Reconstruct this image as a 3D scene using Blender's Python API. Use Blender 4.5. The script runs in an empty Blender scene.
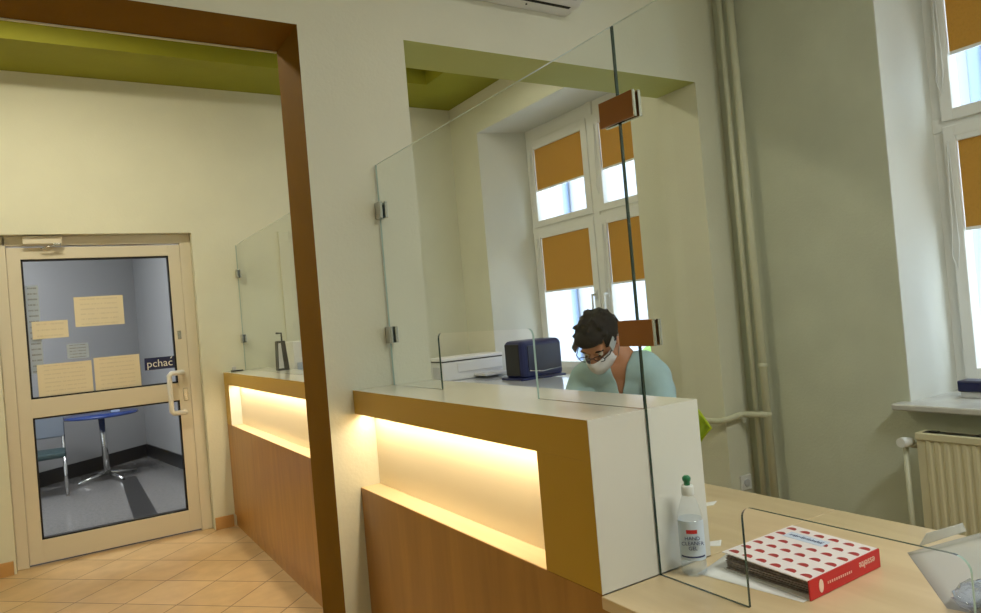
import bpy, bmesh, math, random
from mathutils import Vector, Matrix
random.seed(7)
S = bpy.context.scene
COL = S.collection
V = Vector

# ------------------------------------------------------------------ materials
def lin(c):
    return tuple((x/12.92 if x <= .04045 else ((x+.055)/1.055)**2.4) for x in c[:3])
def rgb(r, g, b):
    return lin((r/255, g/255, b/255)) + (1,)
_M = {}
def mat(name, col, rough=.5, metal=0, bump=0, bscale=60, var=0, vscale=4, coat=0, emis=None, estr=0, spec=.5, trans=0):
    if name in _M: return _M[name]
    m = bpy.data.materials.new(name); m.use_nodes = True
    nt = m.node_tree; b = nt.nodes['Principled BSDF']
    b.inputs['Base Color'].default_value = col
    b.inputs['Roughness'].default_value = rough
    b.inputs['Metallic'].default_value = metal
    b.inputs['Specular IOR Level'].default_value = spec
    if coat:
        b.inputs['Coat Weight'].default_value = coat
        b.inputs['Coat Roughness'].default_value = .08
    if trans: b.inputs['Transmission Weight'].default_value = trans
    if emis:
        b.inputs['Emission Color'].default_value = emis
        b.inputs['Emission Strength'].default_value = estr
    tc = nt.nodes.new('ShaderNodeTexCoord')
    if var:
        n = nt.nodes.new('ShaderNodeTexNoise'); n.inputs['Scale'].default_value = vscale
        n.inputs['Detail'].default_value = 5
        nt.links.new(tc.outputs['Object'], n.inputs['Vector'])
        r = nt.nodes.new('ShaderNodeValToRGB')
        lo = [max(0, c*(1-var)) for c in col[:3]]; hi = [min(1, c*(1+var)) for c in col[:3]]
        r.color_ramp.elements[0].position = .3; r.color_ramp.elements[1].position = .7
        r.color_ramp.elements[0].color = (*lo, 1); r.color_ramp.elements[1].color = (*hi, 1)
        nt.links.new(n.outputs['Fac'], r.inputs['Fac']); nt.links.new(r.outputs['Color'], b.inputs['Base Color'])
    if bump:
        n2 = nt.nodes.new('ShaderNodeTexNoise'); n2.inputs['Scale'].default_value = bscale
        n2.inputs['Detail'].default_value = 4
        nt.links.new(tc.outputs['Object'], n2.inputs['Vector'])
        bp = nt.nodes.new('ShaderNodeBump'); bp.inputs['Strength'].default_value = bump
        bp.inputs['Distance'].default_value = .004
        nt.links.new(n2.outputs['Fac'], bp.inputs['Height']); nt.links.new(bp.outputs['Normal'], b.inputs['Normal'])
    _M[name] = m
    return m

def wood(name, c1, c2, rough=.4, stretch=(2, .25, 2), scale=6, coat=.2):
    m = bpy.data.materials.new(name); m.use_nodes = True
    nt = m.node_tree; b = nt.nodes['Principled BSDF']
    b.inputs['Roughness'].default_value = rough
    b.inputs['Coat Weight'].default_value = coat; b.inputs['Coat Roughness'].default_value = .25
    tc = nt.nodes.new('ShaderNodeTexCoord'); mp = nt.nodes.new('ShaderNodeMapping')
    mp.inputs['Scale'].default_value = stretch
    nt.links.new(tc.outputs['Object'], mp.inputs['Vector'])
    n = nt.nodes.new('ShaderNodeTexNoise'); n.inputs['Scale'].default_value = scale
    n.inputs['Detail'].default_value = 8; n.inputs['Distortion'].default_value = .6
    nt.links.new(mp.outputs['Vector'], n.inputs['Vector'])
    r = nt.nodes.new('ShaderNodeValToRGB')
    r.color_ramp.elements[0].position = .32; r.color_ramp.elements[1].position = .68
    r.color_ramp.elements[0].color = c1; r.color_ramp.elements[1].color = c2
    nt.links.new(n.outputs['Fac'], r.inputs['Fac']); nt.links.new(r.outputs['Color'], b.inputs['Base Color'])
    return m

def tiles(name):
    m = bpy.data.materials.new(name); m.use_nodes = True
    nt = m.node_tree; b = nt.nodes['Principled BSDF']
    b.inputs['Roughness'].default_value = .32
    tc = nt.nodes.new('ShaderNodeTexCoord'); mp = nt.nodes.new('ShaderNodeMapping')
    mp.inputs['Rotation'].default_value = (0, 0, math.radians(46))
    mp.inputs['Location'].default_value = (.03, .10, 0)
    nt.links.new(tc.outputs['Object'], mp.inputs['Vector'])
    br = nt.nodes.new('ShaderNodeTexBrick')
    br.offset = 0; br.squash = 1
    br.inputs['Scale'].default_value = 1
    br.inputs['Brick Width'].default_value = .32; br.inputs['Row Height'].default_value = .32
    br.inputs['Mortar Size'].default_value = .0035; br.inputs['Mortar Smooth'].default_value = .3
    br.inputs['Color1'].default_value = rgb(198, 168, 124); br.inputs['Color2'].default_value = rgb(188, 157, 112)
    br.inputs['Mortar'].default_value = rgb(98, 72, 46)
    nt.links.new(mp.outputs['Vector'], br.inputs['Vector'])
    n = nt.nodes.new('ShaderNodeTexNoise'); n.inputs['Scale'].default_value = 9; n.inputs['Detail'].default_value = 6
    nt.links.new(tc.outputs['Object'], n.inputs['Vector'])
    mx = nt.nodes.new('ShaderNodeMixRGB'); mx.blend_type = 'OVERLAY'; mx.inputs[0].default_value = .25
    nt.links.new(br.outputs['Color'], mx.inputs[1]); nt.links.new(n.outputs['Fac'], mx.inputs[2])
    nt.links.new(mx.outputs['Color'], b.inputs['Base Color'])
    return m

def thin_glass(name, tint=(.93, .96, .94, 1), refl=.9, haze=0, hazecol=(1, 1, 1, 1)):
    m = bpy.data.materials.new(name); m.use_nodes = True
    nt = m.node_tree; nt.nodes.remove(nt.nodes['Principled BSDF'])
    out = nt.nodes['Material Output']
    t = nt.nodes.new('ShaderNodeBsdfTransparent'); t.inputs['Color'].default_value = tint
    g = nt.nodes.new('ShaderNodeBsdfGlossy'); g.inputs['Roughness'].default_value = .01
    f = nt.nodes.new('ShaderNodeFresnel'); f.inputs['IOR'].default_value = 1.45
    mu = nt.nodes.new('ShaderNodeMath'); mu.operation = 'MULTIPLY'; mu.inputs[1].default_value = refl
    ge = nt.nodes.new('ShaderNodeNewGeometry'); fr = nt.nodes.new('ShaderNodeMath'); fr.operation = 'SUBTRACT'; fr.inputs[0].default_value = 1
    nt.links.new(ge.outputs['Backfacing'], fr.inputs[1])
    m0 = nt.nodes.new('ShaderNodeMath'); m0.operation = 'MULTIPLY'
    nt.links.new(f.outputs['Fac'], m0.inputs[0]); nt.links.new(fr.outputs['Value'], m0.inputs[1])
    nt.links.new(m0.outputs['Value'], mu.inputs[0])
    mx = nt.nodes.new('ShaderNodeMixShader')
    nt.links.new(mu.outputs['Value'], mx.inputs['Fac'])
    src = t
    if haze:
        d = nt.nodes.new('ShaderNodeBsdfDiffuse'); d.inputs['Color'].default_value = hazecol
        m2 = nt.nodes.new('ShaderNodeMixShader'); m2.inputs['Fac'].default_value = haze
        nt.links.new(t.outputs[0], m2.inputs[1]); nt.links.new(d.outputs[0], m2.inputs[2]); src = m2
    nt.links.new(src.outputs[0], mx.inputs[1]); nt.links.new(g.outputs[0], mx.inputs[2])
    nt.links.new(mx.outputs[0], out.inputs['Surface'])
    return m

def cloth_translucent(name, col, fac=.45):
    m = bpy.data.materials.new(name); m.use_nodes = True
    nt = m.node_tree; nt.nodes.remove(nt.nodes['Principled BSDF'])
    out = nt.nodes['Material Output']
    d = nt.nodes.new('ShaderNodeBsdfDiffuse'); tr = nt.nodes.new('ShaderNodeBsdfTranslucent')
    w = nt.nodes.new('ShaderNodeTexWave'); w.inputs['Scale'].default_value = 90; w.inputs['Distortion'].default_value = 2
    tc = nt.nodes.new('ShaderNodeTexCoord'); nt.links.new(tc.outputs['Object'], w.inputs['Vector'])
    r = nt.nodes.new('ShaderNodeValToRGB')
    r.color_ramp.elements[0].color = (*[c*.85 for c in col[:3]], 1); r.color_ramp.elements[1].color = col
    nt.links.new(w.outputs['Fac'], r.inputs['Fac'])
    for s in (d, tr): nt.links.new(r.outputs['Color'], s.inputs['Color'])
    mx = nt.nodes.new('ShaderNodeMixShader'); mx.inputs['Fac'].default_value = fac
    nt.links.new(d.outputs[0], mx.inputs[1]); nt.links.new(tr.outputs[0], mx.inputs[2])
    nt.links.new(mx.outputs[0], out.inputs['Surface'])
    return m

WALL = mat('cream_plaster', rgb(220, 219, 200), .8, bump=.25, bscale=90, var=.03, vscale=3)
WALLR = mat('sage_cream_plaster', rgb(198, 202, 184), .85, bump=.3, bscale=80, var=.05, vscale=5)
REVEAL = mat('white_plaster', rgb(216, 216, 208), .8, bump=.15)
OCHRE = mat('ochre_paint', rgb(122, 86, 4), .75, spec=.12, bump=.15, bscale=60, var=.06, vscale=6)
SOFFIT = mat('green_cream_soffit', rgb(184, 188, 110), .7, bump=.2)  # greener than the wall cream, for the second passage's underside
GREEN = mat('olive_green_paint', rgb(140, 138, 22), .7, bump=.15, var=.06, vscale=4)
FLOOR = tiles('beige_floor_tiles')
BASET = mat('terracotta_skirting', rgb(196, 150, 92), .45, var=.08, vscale=8)
LAMF = mat('warm_shaded_laminate', rgb(192, 152, 46), .4, var=.04, vscale=2, coat=.12, spec=.3)  # white laminate with warm shade put into its colour
LAMW = mat('white_grey_laminate', rgb(224, 222, 216), .4, var=.02)
TOPW = mat('glossy_cream_top', rgb(242, 237, 222), .16, coat=.4)
ORW = wood('orange_wood', rgb(158, 108, 34), rgb(178, 126, 46), .38, (3, 3, .35), 5)
MAPLE = wood('maple_desk', rgb(208, 182, 140), rgb(221, 197, 157), .3, (3, .5, 3), 5, .35)
LEDGE = wood('pale_maple', rgb(214, 192, 150), rgb(222, 202, 164), .35, (3, .3, 3), 6)
GLASS = thin_glass('clear_safety_glass', (.955, .97, .96, 1), .5)
WINGLASS = thin_glass('window_glass', (.97, .98, .98, 1), .6)
DOORGLASS = thin_glass('door_glass', (.95, .955, .96, 1), .5)
GEDGE = mat('dark_green_glass_edge', rgb(22, 52, 44), .12, coat=.5)
GEDGET = mat('lit_glass_edge', rgb(222, 236, 230), .1, spec=.8)  # glass edge with the light on its top put into the colour
GEDGEL = mat('pale_lit_glass_edge', rgb(160, 182, 174), .15)  # lighter copy of the same glass edge, light painted in
CHROME = mat('brushed_steel', rgb(196, 196, 194), .22, 1)
DSTEEL = mat('dark_steel', rgb(60, 58, 54), .35, .8)
BROWNREFL = mat('brown_reflection_metal', rgb(146, 92, 36), .34, .3)  # polished metal with the brown jamb's reflection put into its colour
PVC = mat('white_pvc', rgb(232, 231, 226), .35)
DOORP = mat('cream_painted_aluminium', rgb(216, 208, 190), .4, coat=.1)
BLACK = mat('black_plastic', rgb(22, 22, 24), .4)
RUBBER = mat('black_rubber', rgb(18, 18, 18), .7)
NAVY = mat('navy_plastic', rgb(28, 36, 84), .35)
WHITEP = mat('white_plastic', rgb(226, 226, 224), .4)
GREYP = mat('light_grey_plastic', rgb(198, 198, 200), .45)
PAPER = mat('white_paper', rgb(236, 235, 232), .7, bump=.05)
PAPERC = mat('cream_paper', rgb(226, 214, 188), .75, var=.03)
INK = mat('grey_ink', rgb(120, 112, 104), .8)
INKB = mat('dark_blue_ink', rgb(46, 56, 110), .8)
REDI = mat('red_print', rgb(196, 22, 30), .4)
REDD = mat('dark_red_print', rgb(168, 38, 44), .45)
CREAMI = mat('cream_print', rgb(236, 206, 190), .5)
PIPE = mat('cream_painted_pipe', rgb(206, 205, 180), .4)
RAD = mat('cream_enamel', rgb(214, 206, 172), .4)
MARBLE = mat('grey_marble_sill', rgb(196, 194, 188), .25, var=.12, vscale=9)
BLIND = cloth_translucent('orange_blind_fabric', rgb(208, 162, 80), .3)
CORW = mat('blue_grey_paint', rgb(172, 172, 172), .7, bump=.1)
CORF = mat('grey_terrazzo', rgb(134, 132, 130), .18, var=.15, vscale=40)
CORD = mat('dark_stone', rgb(44, 44, 46), .3)
LIME = mat('lime_green_plastic', rgb(176, 196, 24), .35)
SKIN = mat('skin', rgb(196, 138, 104), .5)
HAIR = mat('dark_brown_hair', rgb(20, 12, 9), .75, bump=.8, bscale=120, var=.3, vscale=60)
MINT = mat('mint_scrub_fabric', rgb(172, 202, 208), .85, bump=.3, bscale=40, var=.04, vscale=9)
MASKM = mat('white_mask_fabric', rgb(224, 222, 224), .85, bump=.3, bscale=70)
TROUS = mat('dark_blue_trousers', rgb(44, 52, 78), .9)
SHOE = mat('white_shoe', rgb(220, 220, 218), .5)
BLUESTEEL = mat('blue_table_top', rgb(40, 64, 130), .25, coat=.3)
PLASTICCLEAR = thin_glass('clear_film', (.92, .92, .92, 1), .4, .55, (.72, .71, .68, 1))
PETG = thin_glass('clear_bottle_plastic', (.97, .98, .99, 1), 1.0, .10, (.9, .93, .97, 1))
GEL = thin_glass('clear_gel', (.92, .95, .98, 1), .6, .12, (.85, .9, .96, 1))
GREENCAP = mat('green_cap', rgb(14, 120, 74), .35)
LABELP = mat('pale_blue_label', rgb(206, 218, 236), .5)
LEDM = mat('led_warm', rgb(255, 226, 170), .5, emis=rgb(255, 216, 150), estr=6)
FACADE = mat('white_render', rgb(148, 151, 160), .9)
LEAF = mat('pale_green_leaves', rgb(104, 134, 60), .8, bump=.6, bscale=20, var=.3, vscale=14)

# ------------------------------------------------------------------ geometry helpers
class MB:
    def __init__(s): s.bm = bmesh.new(); s.mats = []
    def mi(s, m):
        if m is None: return 0
        if m not in s.mats: s.mats.append(m)
        return s.mats.index(m)
    def _take(s, other, m, M=None):
        if M: other.transform(M)
        me = bpy.data.meshes.new('t'); other.to_mesh(me); other.free()
        n0 = len(s.bm.faces); s.bm.from_mesh(me); bpy.data.meshes.remove(me)
        s.bm.faces.ensure_lookup_table()
        if m is not None:
            k = s.mi(m)
            for f in s.bm.faces[n0:]: f.material_index = k
        return s
    def box(s, x0, x1, y0, y1, z0, z1, m=None, bev=0, seg=2, M=None):
        b = bmesh.new(); bmesh.ops.create_cube(b, size=1)
        for v in b.verts:
            v.co = V(((x0+x1)/2 + v.co.x*(x1-x0), (y0+y1)/2 + v.co.y*(y1-y0), (z0+z1)/2 + v.co.z*(z1-z0)))
        if bev: bmesh.ops.bevel(b, geom=b.edges[:], offset=bev, segments=seg, affect='EDGES', profile=.5)
        return s._take(b, m, M)
    def tube(s, pts, r, m=None, n=12, caps=True):
        pts = [V(p) for p in pts]; rr = r if isinstance(r, (list, tuple)) else [r]*len(pts)
        b = bmesh.new(); rings = []
        up = None
        for i, p in enumerate(pts):
            if i == 0: d = pts[1]-pts[0]
            elif i == len(pts)-1: d = pts[-1]-pts[-2]
            else: d = (pts[i+1]-p).normalized() + (p-pts[i-1]).normalized()
            d.normalize()
            if up is None:
                up = V((0, 0, 1)) if abs(d.z) < .9 else V((1, 0, 0))
            a = d.cross(up).normalized(); c = a.cross(d).normalized(); up = c
            rings.append([b.verts.new(p + (a*math.cos(t)+c*math.sin(t))*rr[i]) for t in [2*math.pi*k/n for k in range(n)]])
        for i in range(len(rings)-1):
            for k in range(n):
                b.faces.new((rings[i][k], rings[i][(k+1) % n], rings[i+1][(k+1) % n], rings[i+1][k]))
        if caps: b.faces.new(rings[0][::-1]); b.faces.new(rings[-1])
        bmesh.ops.recalc_face_normals(b, faces=b.faces[:])
        for f in b.faces: f.smooth = len(f.verts) == 4
        return s._take(b, m)
    def lathe(s, prof, c=(0, 0, 0), m=None, n=24, sx=1, sy=1):
        b = bmesh.new(); rings = []
        for r, z in prof:
            rings.append([b.verts.new((c[0]+r*sx*math.cos(2*math.pi*k/n), c[1]+r*sy*math.sin(2*math.pi*k/n), c[2]+z)) for k in range(n)])
        for i in range(len(rings)-1):
            for k in range(n):
                b.faces.new((rings[i][k], rings[i][(k+1) % n], rings[i+1][(k+1) % n], rings[i+1][k]))
        b.faces.new(rings[0][::-1]); b.faces.new(rings[-1])
        bmesh.ops.recalc_face_normals(b, faces=b.faces[:])
        for f in b.faces: f.smooth = len(f.verts) == 4
        return s._take(b, m)
    def prism(s, poly, axis, a0, a1, m=None, medge=None, bev=0):
        """poly: 2-D points; axis 'x': (y,z) extruded over x; 'y': (x,z); 'z': (x,y)"""
        def P(p, a):
            return {'x': (a, p[0], p[1]), 'y': (p[0], a, p[1]), 'z': (p[0], p[1], a)}[axis]
        b = bmesh.new()
        A = [b.verts.new(P(p, a0)) for p in poly]; B = [b.verts.new(P(p, a1)) for p in poly]
        f1 = b.faces.new(A); f2 = b.faces.new(B[::-1]); side = []
        n = len(poly)
        for i in range(n): side.append(b.faces.new((A[i], B[i], B[(i+1) % n], A[(i+1) % n])))
        bmesh.ops.recalc_face_normals(b, faces=b.faces[:])
        if bev: bmesh.ops.bevel(b, geom=b.edges[:], offset=bev, segments=2, affect='EDGES', profile=.5)
        elif medge is not None:
            k0, k1 = s.mi(m), s.mi(medge)
            for f in (f1, f2): f.material_index = k0
            for f in side: f.material_index = k1
            return s._take(b, None)
        return s._take(b, m)
    def sphere(s, c, r, m=None, sc=(1, 1, 1), M=None, n=16):
        b = bmesh.new(); bmesh.ops.create_uvsphere(b, u_segments=n*2, v_segments=n, radius=r)
        for v in b.verts: v.co = V((v.co.x*sc[0], v.co.y*sc[1], v.co.z*sc[2]))
        if M: b.transform(M)
        b.transform(Matrix.Translation(c))
        for f in b.faces: f.smooth = True
        return s._take(b, m)
    def quad(s, pts, m=None):
        b = bmesh.new(); b.faces.new([b.verts.new(p) for p in pts]); return s._take(b, m)
    def build(s, name, m=None, parent=None, smooth=False):
        me = bpy.data.meshes.new(name); s.bm.to_mesh(me); s.bm.free()
        if m is not None and not s.mats: me.materials.append(m)
        for x in s.mats: me.materials.append(x)
        if smooth:
            for p in me.polygons: p.use_smooth = True
        o = bpy.data.objects.new(name, me); COL.objects.link(o)
        if parent is not None: adopt(o, parent)
        return o

def world_loc(p):
    L = V((0, 0, 0))
    while p is not None: L = L + p.location; p = p.parent
    return L
def adopt(o, parent):
    o.parent = parent
    # parents are only ever translated: keep the mesh where it was built
    o.matrix_parent_inverse = Matrix.Translation(-world_loc(parent) if parent.type == 'EMPTY' else V((0, 0, 0)))
def tag(o, label=None, cat=None, group=None, kind=None):
    if label: o['label'] = label
    if cat: o['category'] = cat
    if group: o['group'] = group
    if kind: o['kind'] = kind
    return o
def thing(name, loc, label, cat, group=None, kind=None):
    o = bpy.data.objects.new(name, None); o.empty_display_size = .1; o.location = loc; COL.objects.link(o)
    return tag(o, label, cat, group, kind)
def struct(name, mb, m=None):
    return tag(mb.build(name, m), kind='structure')
def text_mesh(name, body, size, M, m, parent, align='CENTER', extrude=.0004):
    cu = bpy.data.curves.new('txt', 'FONT'); cu.body = body; cu.size = size
    cu.align_x = align; cu.align_y = 'CENTER'; cu.extrude = extrude; cu.resolution_u = 3
    o = bpy.data.objects.new('txt', cu); COL.objects.link(o)
    bpy.context.view_layer.update()
    me = bpy.data.meshes.new_from_object(o.evaluated_get(bpy.context.evaluated_depsgraph_get()))
    bpy.data.objects.remove(o); bpy.data.curves.remove(cu)
    me.transform(M); me.materials.clear(); me.materials.append(m)
    ob = bpy.data.objects.new(name, me); COL.objects.link(ob); adopt(ob, parent)
    return ob
def frame_matrix(o, x, y):
    x = V(x).normalized(); y = V(y).normalized(); z = x.cross(y).normalized(); y = z.cross(x)
    return Matrix(((x.x, y.x, z.x, o[0]), (x.y, y.y, z.y, o[1]), (x.z, y.z, z.z, o[2]), (0, 0, 0, 1)))

# ------------------------------------------------------------------ the setting
YW0, YW1 = 2.46, 2.73           # middle wall, front and rear face
YD = 5.35                       # far wall with the door
XW = 3.05                       # window wall, inner face
XF = 3.44                       # window frames
ZC = 3.17
XL = -1.7; YN = -2.6

b = MB(); b.box(XL-.2, XW+.5, YN-.2, YD+.10, -.12, 0); struct('floor', b, FLOOR)
b = MB(); b.box(-2.6, 2.6, YD+.1002, 12.2, -.12, 0, CORF)
struct('floor_corridor', b)
# dark bands in the corridor floor
b = MB(); b.prism([(.40, 5.6), (.58, 5.6), (.60, 8.25), (.46, 8.25)], 'z', .0002, .003, CORD); struct('floor_band', b)

# far wall with the door opening
DX0, DX1, DZ = -.31, .86, 2.12
b = MB()
for q in ((XL, DX0, 0, 3.5), (DX1, XW+.5, 0, 3.5), (DX0, DX1, DZ, 3.5)):
    b.box(q[0], q[1], YD, YD+.2, q[2], q[3])
struct('wall_far', b, WALL)
# middle wall with the two passages
O1L, O1R, O2L, O2R, OZ = -.85, .806, 1.226, 2.868, 2.452
b = MB()
b.box(XL, O1L, YW0, YW1, 0, 3.5); b.box(O1R, O2L, YW0, YW1, 0, 3.5); b.box(O2R, XW, YW0, YW1, 0, 3.5)
b.box(O1L, O1R, YW0, YW1, OZ, 3.5); b.box(O2L, O2R, YW0, YW1, OZ, 3.5)
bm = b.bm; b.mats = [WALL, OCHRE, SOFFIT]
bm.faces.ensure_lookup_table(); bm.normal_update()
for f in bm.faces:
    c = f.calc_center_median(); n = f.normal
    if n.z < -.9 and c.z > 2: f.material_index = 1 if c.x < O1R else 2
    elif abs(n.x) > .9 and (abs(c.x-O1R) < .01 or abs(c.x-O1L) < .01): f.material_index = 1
struct('wall_middle', b)
b = MB(); b.box(O1L, O1R-.001, YW1-.006, YW1+.004, OZ-.007, OZ-.0005, bev=.002); struct('trim_1', b, WALL)
# window wall: two deep splayed reveals
WIN = [(-.02, 1.63, 'window_1'), (3.13, 4.80, 'window_2')]
WZ0, WZ1 = .83, 2.86
b = MB()
def strip(y0, y1, z0, z1): b.box(XW, XW+.55, y0, y1, z0, z1)
ys = [YN-.2]
R = [(-.02, 1.63), (3.13, 4.92)]
strip(YN-.2, R[0][0], 0, 3.5); strip(R[0][1], 2.6, 0, 3.5); strip(2.6, R[1][0], 0, 3.5); strip(R[1][1], YD+.2, 0, 3.5)
for r in R: strip(r[0], r[1], 0, WZ0-.03); strip(r[0], r[1], WZ1, 3.5)
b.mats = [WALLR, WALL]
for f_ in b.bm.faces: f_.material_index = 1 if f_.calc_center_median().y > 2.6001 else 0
struct('wall_right', b)
# white reveal linings (splayed at the far window)
b = MB()
for (y0, y1), (f0, f1, _) in zip(R, WIN):
    g = .004 if abs(y0-f0) < .01 else 0
    b.prism([(XW+.001, y0), (XF+.1, y0), (XF+.1, f0+g), (XF, f0+g), (XW+.001, y0+.004)], 'z', WZ0, WZ1-.001)
    b.prism([(XW+.001, y1), (XF+.1, y1), (XF+.1, f1-g), (XF, f1-g), (XW+.001, y1-.004)], 'z', WZ0, WZ1-.001)
    b.box(XW+.001, XF+.1, y0+.004, y1-.004, WZ1-.004, WZ1-.0005)
struct('trim_2', b, REVEAL)
b = MB(); b.box(XL-.2, XL, YN-.2, YD+.2, 0, 3.5); struct('wall_left', b, WALL)
b = MB(); b.box(XL, XW, YN-.2, YN, 0, 3.5); struct('wall_near', b, WALL)
b = MB(); b.box(XL, XW, YN, YW0, 3.3, 3.5); struct('ceiling', b, mat('white_ceiling_paint', rgb(232, 230, 214), .85))
# far ceiling: olive border around a raised tray
TX0, TX1, TY0, TY1, TD = XL+.5, 2.555, YW1+.5, 4.80, .16
b = MB()
b.box(XL, XW, TY1, YD, ZC, 3.5); b.box(XL, XW, YW1, TY0, ZC, 3.5)
b.box(XL, TX0, TY0, TY1, ZC, 3.5); b.box(TX1, XW, TY0, TY1, ZC, 3.5); b.box(TX0, TX1, TY0, TY1, ZC+TD, 3.5)
struct('ceiling_far', b, GREEN)
# corridor behind the door
b = MB(); b.box(-2.6, -2.4, YD+.2, 12, 0, 3.2); struct('wall_corridor_left', b, CORW)
def slab(p, q, t, z0, z1, m):
    p = V((*p, 0)); q = V((*q, 0)); d = (q-p).normalized(); n = V((-d.y, d.x, 0))*t
    b.prism([(p.x, p.y), (q.x, q.y), (q.x+n.x, q.y+n.y), (p.x+n.x, p.y+n.y)], 'z', z0, z1, m)
b = MB(); slab((-2.5, 6.488), (1.0, 9.718), .15, 0, 3.2, CORW); struct('wall_corridor_back', b)
b = MB(); slab((1.42, YD+.2), (.80, 9.86), -.15, 0, 3.2, CORW); struct('wall_corridor_right', b)
b = MB(); slab((-2.39, 6.575), (.835, 9.552), .012, 0, .15, CORD); slab((.835, 9.57), (1.405, YD+.2), .012, 0, .15, CORD)
struct('baseboard_corridor', b)
b = MB(); b.box(-2.6, 2.6, YD+.2, 12, 3.0, 3.2); struct('ceiling_corridor', b, mat('corridor_ceiling', rgb(216, 218, 222), .8))
# skirting
b = MB(); b.box(XL, DX0-.012, YD-.014, YD, 0, .085, bev=.003); b.box(DX1+.005, .99, YD-.014, YD, 0, .085, bev=.003)
struct('baseboard_far', b, BASET)
b = MB(); b.box(O1R-.0, O1R+.0, 0, 0, 0, 0)
b.bm.free()

# ------------------------------------------------------------------ door
d = thing('door_1', (.28, YD, 0), None, None, kind='structure')
YF = YD+.08
b = MB()
b.box(DX0+.001, DX0+.066, YF-.01, YF+.06, 0, DZ-.001, bev=.004); b.box(DX1-.075, DX1-.001, YF-.01, YF+.06, 0, DZ-.001, bev=.004)
b.box(DX0+.05, DX1-.07, YF-.01, YF+.06, DZ-.065, DZ-.001, bev=.004)
b.build('door_frame', DOORP, d)
LX0, LX1, LZ0, LZ1 = -.243, .785, .012, 2.045
GX0, GX1 = -.168, .708; G = [(.158, .940), (1.062, 1.968)]
b = MB()
b.box(LX0, GX0, YF, YF+.055, LZ0, LZ1, bev=.003); b.box(GX1, LX1, YF, YF+.055, LZ0, LZ1, bev=.003)
b.box(GX0-.002, GX1+.002, YF+.001, YF+.054, LZ0, G[0][0], bev=.003)
b.box(GX0-.002, GX1+.002, YF+.001, YF+.054, G[0][1], G[1][0], bev=.003)
b.box(GX0-.002, GX1+.002, YF+.001, YF+.054, G[1][1], LZ1, bev=.003)
leaf = b.build('door_leaf', DOORP, d)
b = MB()
for g in G:
    t = .010
    b.box(GX0, GX0+t, YF+.004, YF+.05, *g); b.box(GX1-t, GX1, YF+.004, YF+.05, *g)
    b.box(GX0, GX1, YF+.004, YF+.05, g[0], g[0]+t); b.box(GX0, GX1, YF+.004, YF+.05, g[1]-t, g[1])
b.build('glazing_seal', RUBBER, leaf)
for g in G:
    b = MB(); b.box(GX0+.008, GX1-.008, YF+.024, YF+.030, g[0]+.008, g[1]-.008); b.build('pane', DOORGLASS, leaf)
b = MB()
b.tube([(.735, YF+.005, 1.135), (.735, YF-.045, 1.135), (.66, YF-.055, 1.135), (.645, YF-.055, 1.118), (.645, YF-.055, .872), (.66, YF-.055, .855), (.735, YF-.045, .855), (.735, YF+.005, .855)], .018)
b.build('door_handle', WHITEP, leaf)
b = MB(); b.box(.728, .752, YF-.004, YF+.002, 1.37, 1.43, bev=.002); b.build('lock', CHROME, leaf)
b = MB(); b.box(.735, .765, YF-.006, YF+.002, .93, 1.02, bev=.003); b.build('lock_plate', CHROME, leaf)
b = MB(); b.box(-.15, .07, YF-.05, YF-.012, 2.06, 2.115, bev=.006)
cl = b.build('door_closer', DOORP, d)
b = MB(); b.box(.02, .06, YF-.06, YF-.02, 2.045, 2.065, bev=.003); b.tube([(.04, YF-.045, 2.05), (-.02, YF-.05, 2.04), (-.05, YF-.03, 2.03)], .007); b.build('closer_arm', CHROME, cl)

# notices on the door panes: faint broken lines of print, as a procedural pattern over the sheet
def printed(base, lines, strength):
    m = base.copy(); nt = m.node_tree; b = nt.nodes['Principled BSDF']
    tc = nt.nodes.new('ShaderNodeTexCoord'); sp = nt.nodes.new('ShaderNodeSeparateXYZ'); nt.links.new(tc.outputs['Generated'], sp.inputs[0])
    def mth(op, a, c=None):
        n = nt.nodes.new('ShaderNodeMath'); n.operation = op
        for k, x in enumerate((a, c)):
            if x is None: continue
            if isinstance(x, (int, float)): n.inputs[k].default_value = x
            else: nt.links.new(x, n.inputs[k])
        return n.outputs[0]
    fz = mth('FRACT', mth('MULTIPLY', sp.outputs[2], lines))
    row = mth('MULTIPLY', mth('GREATER_THAN', fz, .35), mth('LESS_THAN', fz, .62))
    no = nt.nodes.new('ShaderNodeTexNoise'); no.inputs['Scale'].default_value = 1
    cb = nt.nodes.new('ShaderNodeCombineXYZ'); nt.links.new(mth('MULTIPLY', sp.outputs[0], 34), cb.inputs[0]); nt.links.new(mth('MULTIPLY', mth('FLOOR', mth('MULTIPLY', sp.outputs[2], lines)), 7.3), cb.inputs[1])
    nt.links.new(cb.outputs[0], no.inputs['Vector'])
    word = mth('GREATER_THAN', no.outputs['Fac'], .44)
    mg = mth('MULTIPLY', mth('GREATER_THAN', sp.outputs[0], .12), mth('LESS_THAN', sp.outputs[0], .88))
    fac = mth('MULTIPLY', mth('MULTIPLY', mth('MULTIPLY', row, word), mg), strength)
    mx = nt.nodes.new('ShaderNodeMixRGB'); nt.links.new(fac, mx.inputs[0])
    src = b.inputs['Base Color'].links[0].from_socket if b.inputs['Base Color'].links else None
    if src: nt.links.new(src, mx.inputs[1])
    else: mx.inputs[1].default_value = b.inputs['Base Color'].default_value
    mx.inputs[2].default_value = rgb(112, 104, 104); nt.links.new(mx.outputs[0], b.inputs['Base Color'])
    return m
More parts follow.
